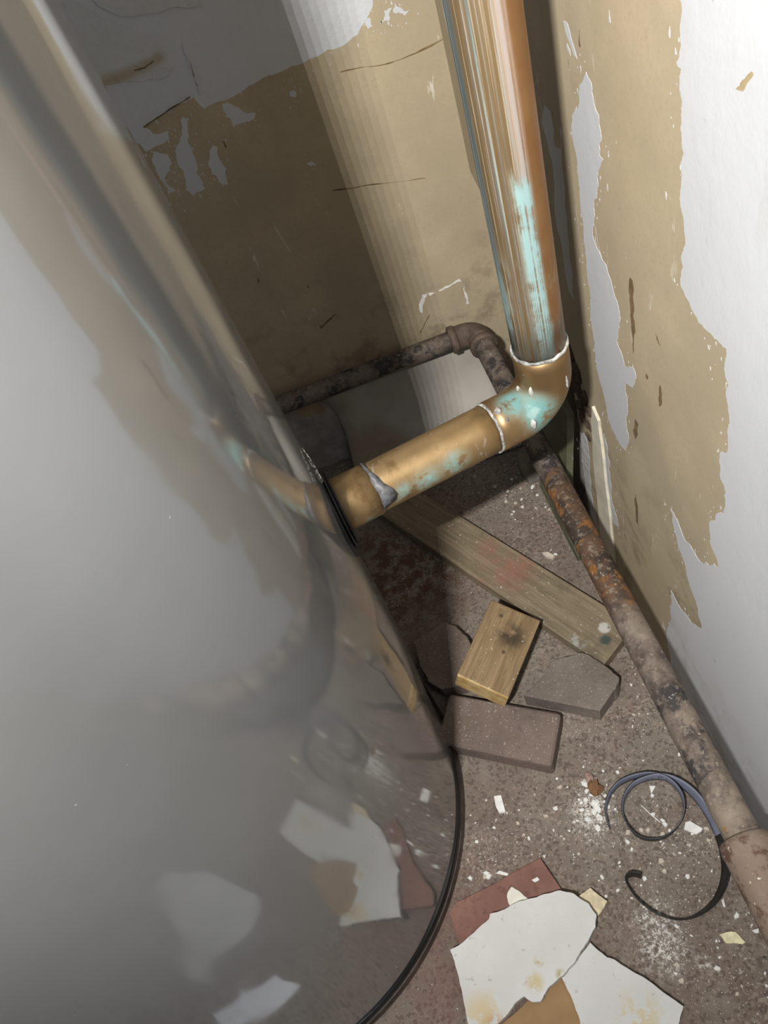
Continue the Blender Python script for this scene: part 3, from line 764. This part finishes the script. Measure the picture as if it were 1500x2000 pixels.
# the whole brick: a rectangle laid square to its visible right end
A_, B_, C_ = at(1096, 1392, PVT), at(1082, 1497, PVT), at(870, 1352, PVT)
ex = (C_ - A_); ex.z = 0; ex.normalize(); ey = Vector((-ex.y, ex.x, 0)); 
if ey.dot(B_ - A_) < 0: ey = -ey
wB = abs((B_ - A_).dot(ey))
D_ = A_ + ex * .158; 
def pix_of(p):
    q = RT.transposed() @ (p - CAM); return (750 + F * q.x / q.z, 1000 + F * q.y / q.z)
paver('paving_brick', [pix_of(A_), pix_of(A_ + ey * wB), pix_of(D_ + ey * wB), pix_of(D_)], PVT, PVT - .0005, m_paver('red_brown_paver', (.165, .122, .102)),
      'whole brown paving brick with rounded edges lying against the tank base', seed=0, bev=.007)
paver('broken_brick', [(1022, 1358), (1060, 1322), (1076, 1292), (1138, 1274), (1168, 1290), (1209, 1322), (1196, 1352), (1172, 1388), (1100, 1374)], .031, .0305, m_paver('grey_brown_paver', (.175, .145, .122)),
      'broken grey brown brick piece beside the wooden block and steel pipe', 3, .10, 3, .002, (1, 2, 3, 4, 5))
paver('broken_brick', [(806, 1252), (862, 1212), (890, 1222), (918, 1254), (935, 1300), (925, 1332), (862, 1346), (835, 1330), (818, 1290)], .030, .0295, m_paver('pink_brown_paver', (.17, .128, .106)),
      'broken brick piece half hidden under the wooden block next to the tank', 3, .10, 4, .002, (0, 1, 2, 7, 8))

# ------------------------------------------------------------------ tile and plasterboard scraps
def scrap(name, pix, z, th, mat, label, cat, depth=3, amp=.07, seed=1, tilt=0, extra=None):
    rnd = random.Random(seed); P = [at(*p, z) for p in pix]; J = jag([(p.x, p.y) for p in P], depth, amp, rnd)
    bm = bmesh.new(); slab(bm, [(x, y, z) for x, y in J], Vector((0, 0, -th)))
    o = center(obj(name, bm, mat)); tag(o, label, cat); return o
def m_tile():
    g = G('red_clay_tile'); n = g.noise(10, 5, .65); f = g.noise(90, 5, .7)
    col = g.mix(g.step(n, .35, .65), (.17, .075, .055), (.25, .125, .095)); col = g.mix(g.mul(g.step(f, .52, .68), .6), col, (.09, .035, .026))
    col = g.mix(g.step(g.noise(24, 4, .6, .5, g.map(g.co(), (1, .25, 1), rot=(0, 0, .5))), .66, .72), col, (.42, .29, .23)); g.bump(f, .4, .001)
    return g.done(col, .7)
scrap('clay_tile', [(878, 1782), (893, 1762), (1055, 1676), (1120, 1775), (905, 1868)], .009, .0085, m_tile(), 'red clay floor tile partly covered by white plasterboard scraps', 'tile', 2, .015, 2)
def m_board(name, spots):
    g = G(name); o = g.co(); n = g.noise(10, 5, .6); f = g.noise(200, 5, .65)
    col = g.mix(g.step(n, .3, .7), (.54, .535, .515), (.61, .605, .59))
    col = g.mix(g.mul(g.step(g.noise(110, 4, .65), .62, .70), .6), col, (.34, .33, .31))
    for p, r, c, k in spots:
        b = g.mul(g.blob(o, p, r * .2, r), g.step(g.noise(70, 5, .65), .62 - k, .70 - k)); col = g.mix(g.mul(b, .8), col, c)
    g.bump(g.add(n, f), .3, .001)
    return g.done(col, .85)
Z_B, Z_A = .012, .0225
def L(o, px, py, z): return at(px, py, z) - o.location
sb = scrap('plasterboard_scrap', [(1095, 1905), (1125, 1880), (1150, 1845), (1153, 1841), (1186, 1870), (1200, 1874), (1335, 1966), (1318, 2030), (1290, 2130), (1230, 2110), (1140, 2040), (1132, 1990), (1115, 1945)], Z_B, .0115, None,
           'long white plasterboard scrap with one straight edge lying beside the brown paper', 'plasterboard scrap', 3, .03, 5)
sb.data.materials.append(m_board('white_board_long', [(L(sb, 1250, 1990, Z_B), .035, (.55, .47, .28), .16)]))
sc_ = scrap('kraft_paper_scrap', [(1030, 1955), (1080, 1915), (1128, 1905), (1160, 1960), (1165, 2040), (1150, 2110), (1020, 2110), (950, 2040), (975, 2005)], .0045, .004, simple('brown_kraft_paper', (.30, .185, .085), .12, 30, .8, bump=.15),
            'smooth brown kraft paper piece lying between the white plasterboard scraps', 'paper scrap', 2, .03, 6)
sa = scrap('plasterboard_scrap', [(879, 1855), (955, 1795), (957, 1785), (995, 1770), (1035, 1755), (1092, 1739), (1120, 1745), (1150, 1765), (1165, 1787), (1163, 1810), (1148, 1838), (1140, 1850), (1122, 1880), (1100, 1905), (1070, 1930), (1056, 1956), (1040, 1957), (1024, 1946), (1005, 1960), (972, 2000), (960, 2045), (925, 2060), (912, 1990), (895, 1905)], Z_A, .0105, None,
           'big jagged white plasterboard scrap with yellow damp stains lying on the red tile', 'plasterboard scrap', 3, .05, 8)
Y = (.52, .42, .20)
sa.data.materials.append(m_board('white_board_big', [(L(sa, 1045, 1918, Z_A), .014, Y, .22), (L(sa, 1052, 1878, Z_A), .008, (.42, .33, .14), .16), (L(sa, 1095, 1903, Z_A), .008, (.38, .30, .12), .2), (L(sa, 945, 1990, Z_A), .036, (.56, .44, .24), .20), (L(sa, 965, 2010, Z_A), .020, (.44, .28, .12), .25)]))
scrap('board_backing', [(1128, 1752), (1153, 1734), (1186, 1760), (1180, 1772), (1168, 1788), (1150, 1775)], .010, .0095, simple('cream_fibre_board', (.62, .53, .36), .22, 170, .9, bump=.5), 'small cream fibrous board fragment poking out beside the big white scrap', 'board fragment', 2, .03, 9)
scrap('paint_flap', [(992, 1742), (999, 1732), (1010, 1738), (1022, 1748), (1034, 1758), (1010, 1768), (996, 1770), (990, 1752)], .0118, .0025, simple('cream_white_flap', (.72, .70, .62), .1, 40, .8), 'small curled white paint flap lying on the red tile', 'paint flake', 3, .06, 10)
scrap('cream_flake', [(1405, 1825), (1422, 1820), (1437, 1820), (1448, 1832), (1456, 1840), (1450, 1844), (1418, 1842)], .0030, .0026, simple('cream_flake', (.70, .64, .42), .25, 220, .9), 'single cream yellow fibrous flake lying alone on the bare concrete', 'flake', 3, .04, 11)

# ------------------------------------------------------------------ curled strap
PIXS = [(1192, 1620), (1186, 1596), (1186, 1578), (1194, 1554), (1212, 1534), (1240, 1522), (1272, 1518), (1305, 1528), (1328, 1552), (1335, 1582), (1327, 1612), (1305, 1634), (1278, 1643), (1250, 1638), (1229, 1618), (1218, 1592), (1220, 1565), (1234, 1541), (1258, 1527), (1288, 1523), (1318, 1532), (1347, 1553), (1370, 1582), (1388, 1614), (1402, 1650), (1409, 1690), (1406, 1722), (1394, 1752), (1372, 1776), (1342, 1792), (1310, 1795), (1276, 1782), (1246, 1758), (1229, 1734), (1225, 1718), (1236, 1712), (1253, 1716)]
base = [at(*p, .0012) for p in PIXS]
def catmull(P, n=7):
    out = []
    for i in range(len(P) - 1):
        p0, p1, p2, p3 = P[max(i - 1, 0)], P[i], P[i + 1], P[min(i + 2, len(P) - 1)]
        for k in range(n):
            t = k / n
            out.append(.5 * ((2 * p1) + (p2 - p0) * t + (2 * p0 - 5 * p1 + 4 * p2 - p3) * t * t + (3 * p1 - p0 - 3 * p2 + p3) * t ** 3))
    return out + [P[-1]]
cv = catmull(base)
HB = .0165
SP = []; s_ = 0
for i, p in enumerate(cv):
    if i: s_ += (p - cv[i - 1]).length
    t = (cv[min(i + 1, len(cv) - 1)] - cv[max(i - 1, 0)]).normalized(); n_ = Vector((t.y, -t.x, 0))    # to the inside of the curl
    u_ = i / len(cv)
    lean = .10 if u_ < .5 else (.10 + .45 * math.sin(min(1, (u_ - .5) / .35) * PI))
    SP.append((s_, p.copy(), t, n_, (Vector((0, 0, 1)) * math.cos(lean) + n_ * -math.sin(lean))))
# inside face is to the right of travel while the curl turns clockwise
def ribbon(off, h0, h1):
    bm = bmesh.new(); rows = []
    for s, p, t, n_, up in SP:
        rows.append([bm.verts.new(p + n_ * off + up * (h0 + (h1 - h0) * k / 3)) for k in range(4)])
    for a, b in zip(rows, rows[1:]):
        for k in range(3): bm.faces.new((a[k], b[k], b[k + 1], a[k + 1])).smooth = True
    return bm
strap = thing('plastic_strap', base[13], 'curled black plastic strap with a printed blue grey inner face on the floor', 'strap')
M['strap'] = simple('black_strap', (.018, .018, .018), .4, 90, .45, bump=.25)
M['strap_in'] = simple('blue_grey_strap_face', (.185, .20, .27), .15, 60, .5, bump=.1)
o_ = obj('outer_face', ribbon(0, 0, HB), M['strap'], strap); sd = o_.modifiers.new('thick', 'SOLIDIFY'); sd.thickness = .0007; sd.offset = 0
NI = int(len(SP) * .66)
SPi = SP; SP = SP[:NI]
strap_in = o_ = obj('inner_face', ribbon(.0006, .0006, HB - .0006), M['strap_in'], strap); sd = o_.modifiers.new('thick', 'SOLIDIFY'); sd.thickness = .0003; sd.offset = 0
SP = SPi
def strap_pt(s, h, off):
    for a, b in zip(SP, SP[1:]):
        if a[0] <= s <= b[0]:
            k = (s - a[0]) / max(1e-9, b[0] - a[0])
            return (a[1] + (b[1] - a[1]) * k) + (a[3] + (b[3] - a[3]) * k) * off + (a[4] + (b[4] - a[4]) * k) * h
    return None
ink = simple('black_ink', (.012, .012, .014), .1, 50, .6, bump=0)
def letters(txt, s0, size, h0, step):
    for i, ch in enumerate(txt):
        if ch == ' ': continue
        cu = bpy.data.curves.new('glyph', 'FONT'); cu.body = ch; cu.size = size; cu.resolution_u = 2
        to = bpy.data.objects.new('glyph', cu); COL.objects.link(to)
        dg = bpy.context.evaluated_depsgraph_get(); me = bpy.data.meshes.new_from_object(to.evaluated_get(dg))
        bpy.data.objects.remove(to); bm = bmesh.new(); bm.from_mesh(me); ok = True
        for v in bm.verts:
            q = strap_pt(s0 + step * i + v.co.x, h0 + v.co.y, .00085)
            if q is None: ok = False; break
            v.co = q
        if not ok: bm.free(); continue
        sub('printed_letter', bm, ink, strap_in)
for k in range(5): letters('CITS', .022 + k * .075, .0062, .0045, .0068)

# ------------------------------------------------------------------ chips of plaster on the floor
M['chip'] = simple('white_plaster_chip', (.76, .75, .72), .12, 90, .9, bump=.3)
M['chip2'] = simple('cream_plaster_chip', (.55, .48, .40), .2, 90, .9, bump=.3)
def chip_bm(pts, h, top=.8):
    bm = bmesh.new(); c = Vector((sum(p[0] for p in pts) / len(pts), sum(p[1] for p in pts) / len(pts), 0))
    a = [bm.verts.new((x, y, .0003)) for x, y in pts]; b = [bm.verts.new((c.x + (x - c.x) * top, c.y + (y - c.y) * top, h * random.uniform(.7, 1.1))) for x, y in pts]
    bm.faces.new(a[::-1]); bm.faces.new(b); n = len(a)
    for i in range(n): bm.faces.new((a[i], a[(i + 1) % n], b[(i + 1) % n], b[i]))
    return bm
def special_chip(pix, h, label, cat='plaster chip', mat='chip', name='plaster_chip'):
    P = [at(*p, h * .6) for p in pix]; o = center(obj(name, chip_bm([(p.x, p.y) for p in P], h, .93), M[mat])); tag(o, label, cat); return o
special_chip([(964, 1554), (979, 1552), (988, 1586), (975, 1589), (968, 1575)], .003, 'oblong white plaster chip lying in front of the whole brown paving brick')
special_chip([(1338, 1605), (1347, 1603), (1373, 1618), (1370, 1624), (1360, 1630), (1335, 1620)], .003, 'white plaster chip wedged between the strap coil and the steel pipe')
special_chip([(1268, 1535), (1281, 1535), (1272, 1551)], .002, 'triangular white plaster chip inside the curled strap')
special_chip([(1058, 1080), (1070, 1079), (1084, 1086), (1080, 1091), (1066, 1088)], .006, 'cream stone chip on the floor between the plank and steel pipe', mat='chip2')
special_chip([(968, 1706), (975, 1700), (994, 1706), (991, 1711)], .003, 'flat white plaster chip touching the rear edge of the red tile')
special_chip([(1409, 1758), (1413, 1754), (1417, 1772), (1412, 1770)], .003, 'sliver of white plaster leaning beside the open end of the strap')
special_chip([(1468, 1817), (1482, 1813), (1482, 1822), (1475, 1823)], .003, 'white plaster chip with a dark edge behind the cream flake')
special_chip([(1040, 1722), (1052, 1716), (1056, 1722), (1046, 1727)], .002, 'tiny pale plaster chip on the face of the red tile') .location.z += .009
# the mound of crumbled plaster with its brown lump
RUB = []
rr = random.Random(31)
for i in range(26):
    px, py = rr.gauss(1158, 13), rr.gauss(1568, 24); s = rr.uniform(.0018, .0052)
    c = at(px, py, 0); bm = bmesh.new(); bmesh.ops.create_icosphere(bm, subdivisions=1, radius=s, matrix=Matrix.Translation((c.x, c.y, s * .62)) @ Matrix.Diagonal((1, rr.uniform(.7, 1.2), .7, 1)))
    rough_mesh(bm, s * .5, 400, i); tag(center(obj('plaster_lump', bm, M['chip'])), 'crumbly white plaster lump in the spilt heap beside the curled strap', 'plaster lump', 'crumbled plaster heap')
for px, py, s, mt, lb in ((1163, 1541, .0085, 'stone', 'rusty brown stone chip on top of the spilt white plaster heap'), (1152, 1523, .006, 'pinky', 'pinkish stone chip behind the spilt white plaster heap')):
    c = at(px, py, 0); bm = bmesh.new(); bmesh.ops.create_icosphere(bm, subdivisions=2, radius=s, matrix=Matrix.Translation((c.x, c.y, s * .6)) @ Matrix.Diagonal((.9, 1.3, .75, 1)))
    rough_mesh(bm, s * .55, 170, px)
    tag(center(obj('stone_chip', bm, simple(mt, (.21, .105, .05) if mt == 'stone' else (.36, .24, .20), .3, 120, .9, bump=.5))), lb, 'stone')
bm = bmesh.new(); tube(bm, [at(1252, 1572, .0012), at(1268, 1588, .0012), at(1290, 1606, .0012)], .0007, 8, Vector((0, 0, 1)))
tag(center(obj('white_thread', bm, M['chip'])), 'thin white wire lying inside the curled strap', 'wire')

BLOCK = [(TC.x, TC.y, .315)]
def blocked(x, y):
    if math.hypot(x - TC.x, y - TC.y) < .315: return True
    if x > XR - .008 or y > YB - .12: return True
    for o in SOLID:
        lo, hi = o
        if lo[0] < x < hi[0] and lo[1] < y < hi[1]: return True
    return False
bpy.context.view_layer.update()
SOLID = []
for o in COL.objects:
    if o.type == 'MESH' and o.parent is None and o.name.split('.')[0] in ('wood_block', 'paving_brick', 'broken_brick', 'clay_tile', 'plasterboard_scrap', 'kraft_paper_scrap', 'support_block', 'board_backing', 'cream_flake', 'green_board'):
        b = [o.matrix_world @ Vector(c) for c in o.bound_box]
        SOLID.append(((min(v.x for v in b), min(v.y for v in b)), (max(v.x for v in b), max(v.y for v in b))))
def in_plank(x, y):
    d = Vector((x, y, 0)) - Vector((e_up.x, e_up.y, 0)); return -.003 < d.dot(sd_) * sg < wid + .003 and s_beg < d.dot(ax) < s_end
protos = []
rr = random.Random(77)
for i in range(10):
    k = rr.randint(4, 7); ph = rr.uniform(0, 6)
    pts = [(rr.uniform(.5, 1) * math.cos(ph + 2 * PI * j / k), rr.uniform(.35, .8) * math.sin(ph + 2 * PI * j / k)) for j in range(k)]
    bm = chip_bm(pts, .45, .75); bmesh.ops.recalc_face_normals(bm, faces=bm.faces)
    me = bpy.data.meshes.new('plaster_chip'); bm.to_mesh(me); bm.free(); me.materials.append(M['chip'] if i % 3 else M['chip2']); protos.append(me)
CL = [(1090, 950, 60, 50, 46), (1200, 1500, 120, 90, 40), (1330, 1660, 60, 50, 40), (960, 1660, 60, 50, 26), (1400, 1850, 90, 90, 30), (1290, 1840, 40, 60, 26), (1150, 1600, 60, 60, 30), (1000, 960, 70, 40, 26), (1050, 1600, 90, 60, 16), (1240, 1350, 30, 60, 14)]
n_ch = 0
LMK = {'the curled strap coil': (1280, 1580), 'the open strap end': (1330, 1740), 'the red clay tile': (980, 1720), 'the whole paving brick': (990, 1450), 'the cream flake': (1430, 1832), 'the upper side of the plank': (1060, 1040), 'the copper elbow': (1010, 930), 'the broken grey brick': (1110, 1330), 'the spilt plaster heap': (1155, 1580), 'the long plasterboard scrap': (1230, 1930), 'the rusty pipe length': (1270, 1330)}
for (px, py, sx, sy, n) in CL:
    for i in range(n):
        c = at(rr.gauss(px, sx), rr.gauss(py, sy)); 
        if blocked(c.x, c.y) or in_plank(c.x, c.y) or c.y < -.1: continue
        o = bpy.data.objects.new('plaster_chip', rr.choice(protos)); COL.objects.link(o)
        s = .0015 + .0042 * rr.random() ** 2.2
        o.location = (c.x, c.y, 0); o.scale = (s, s, s * rr.uniform(.5, 1)); o.rotation_euler = (0, 0, rr.uniform(0, 6.28))
        lm = min(LMK, key=lambda k: (at(*LMK[k]) - c).length)
        tag(o, 'tiny jagged plaster chip strewn on the floor nearest to ' + lm, 'plaster chip', 'plaster chips strewn nearest to ' + lm); n_ch += 1
# crumbs too fine to count
on_plank, on_floor = [], []
bm = bmesh.new()
def crumb(x, y, z, s):
    q = [bm.verts.new((x + s * rr.uniform(.5, 1) * math.cos(a + rr.random()), y + s * rr.uniform(.5, 1) * math.sin(a + rr.random()), z)) for a in (0, 2.1, 4.2)]
    t = bm.verts.new((x, y, z + s * rr.uniform(.4, .9)))
    for i in range(3): bm.faces.new((q[i], q[(i + 1) % 3], t))
for (px, py, sx, sy, n) in [(1090, 950, 80, 55, 700), (1000, 950, 90, 45, 500), (1155, 1585, 26, 34, 800), (1290, 1850, 26, 34, 600), (1270, 1790, 30, 22, 250), (960, 1680, 60, 60, 500), (1350, 1670, 60, 60, 500), (1200, 1600, 200, 200, 1500), (1000, 1300, 180, 150, 900), (1350, 1900, 120, 90, 600), (860, 1100, 70, 60, 160), (1250, 1400, 60, 90, 300)]:
    for i in range(n):
        c = at(rr.gauss(px, sx), rr.gauss(py, sy)); z = 0
        if in_plank(c.x, c.y): z = PH if rr.random() < .35 else -1
        elif blocked(c.x, c.y): continue
        if z < 0 or c.y < -.15: continue
        (on_plank if z else on_floor).append((c.x, c.y, z, .0004 + .0010 * rr.random() ** 2))
for a in on_floor: crumb(*a)
cr = obj('plaster_crumbs', bm, M['chip']); cr['kind'] = 'stuff'; tag(cr, 'fine white plaster crumbs sprinkled over the floor', 'crumbs')
bm = bmesh.new()
for a in on_plank: crumb(*a)
cr = obj('plaster_crumbs', bm, M['chip']); cr['kind'] = 'stuff'; tag(cr, 'fine white plaster crumbs sprinkled on the wooden plank', 'crumbs')

# ------------------------------------------------------------------ things the tank mirrors, on the floor out of frame
def floor_scrap(name, pts, z, th, mat, label, cat, seed):
    J = jag(pts, 3, .05, random.Random(seed)); bm = bmesh.new(); slab(bm, [(x, y, z) for x, y in J], Vector((0, 0, -th))); return tag(center(obj(name, bm, mat)), label, cat)
floor_scrap('plasterboard_scrap', [(-.13, -.05), (-.20, -.06), (-.30, -.10), (-.34, -.085), (-.36, -.11), (-.33, -.13), (-.29, -.135), (-.25, -.18), (-.19, -.21), (-.14, -.20), (-.11, -.13)], .011, .0105, m_board('white_board_far', []), 'rounded white plasterboard scrap with a narrow neck mirrored in the tank', 'plasterboard scrap', 90)
floor_scrap('white_paper', [(-.28, .045), (-.36, .03), (-.42, .0), (-.40, -.035), (-.33, -.03), (-.28, .0)], .002, .0015, simple('white_paper', (.82, .84, .90), .05, 20, .6), 'white paper sheet on the floor in front of the tank', 'paper', 91)

special_chip([(1488, 1868), (1496, 1869), (1502, 1873), (1502, 1877), (1495, 1872)], .003, 'short black strip curling on the floor close to the right wall', 'strip', 'strap', 'black_strip')
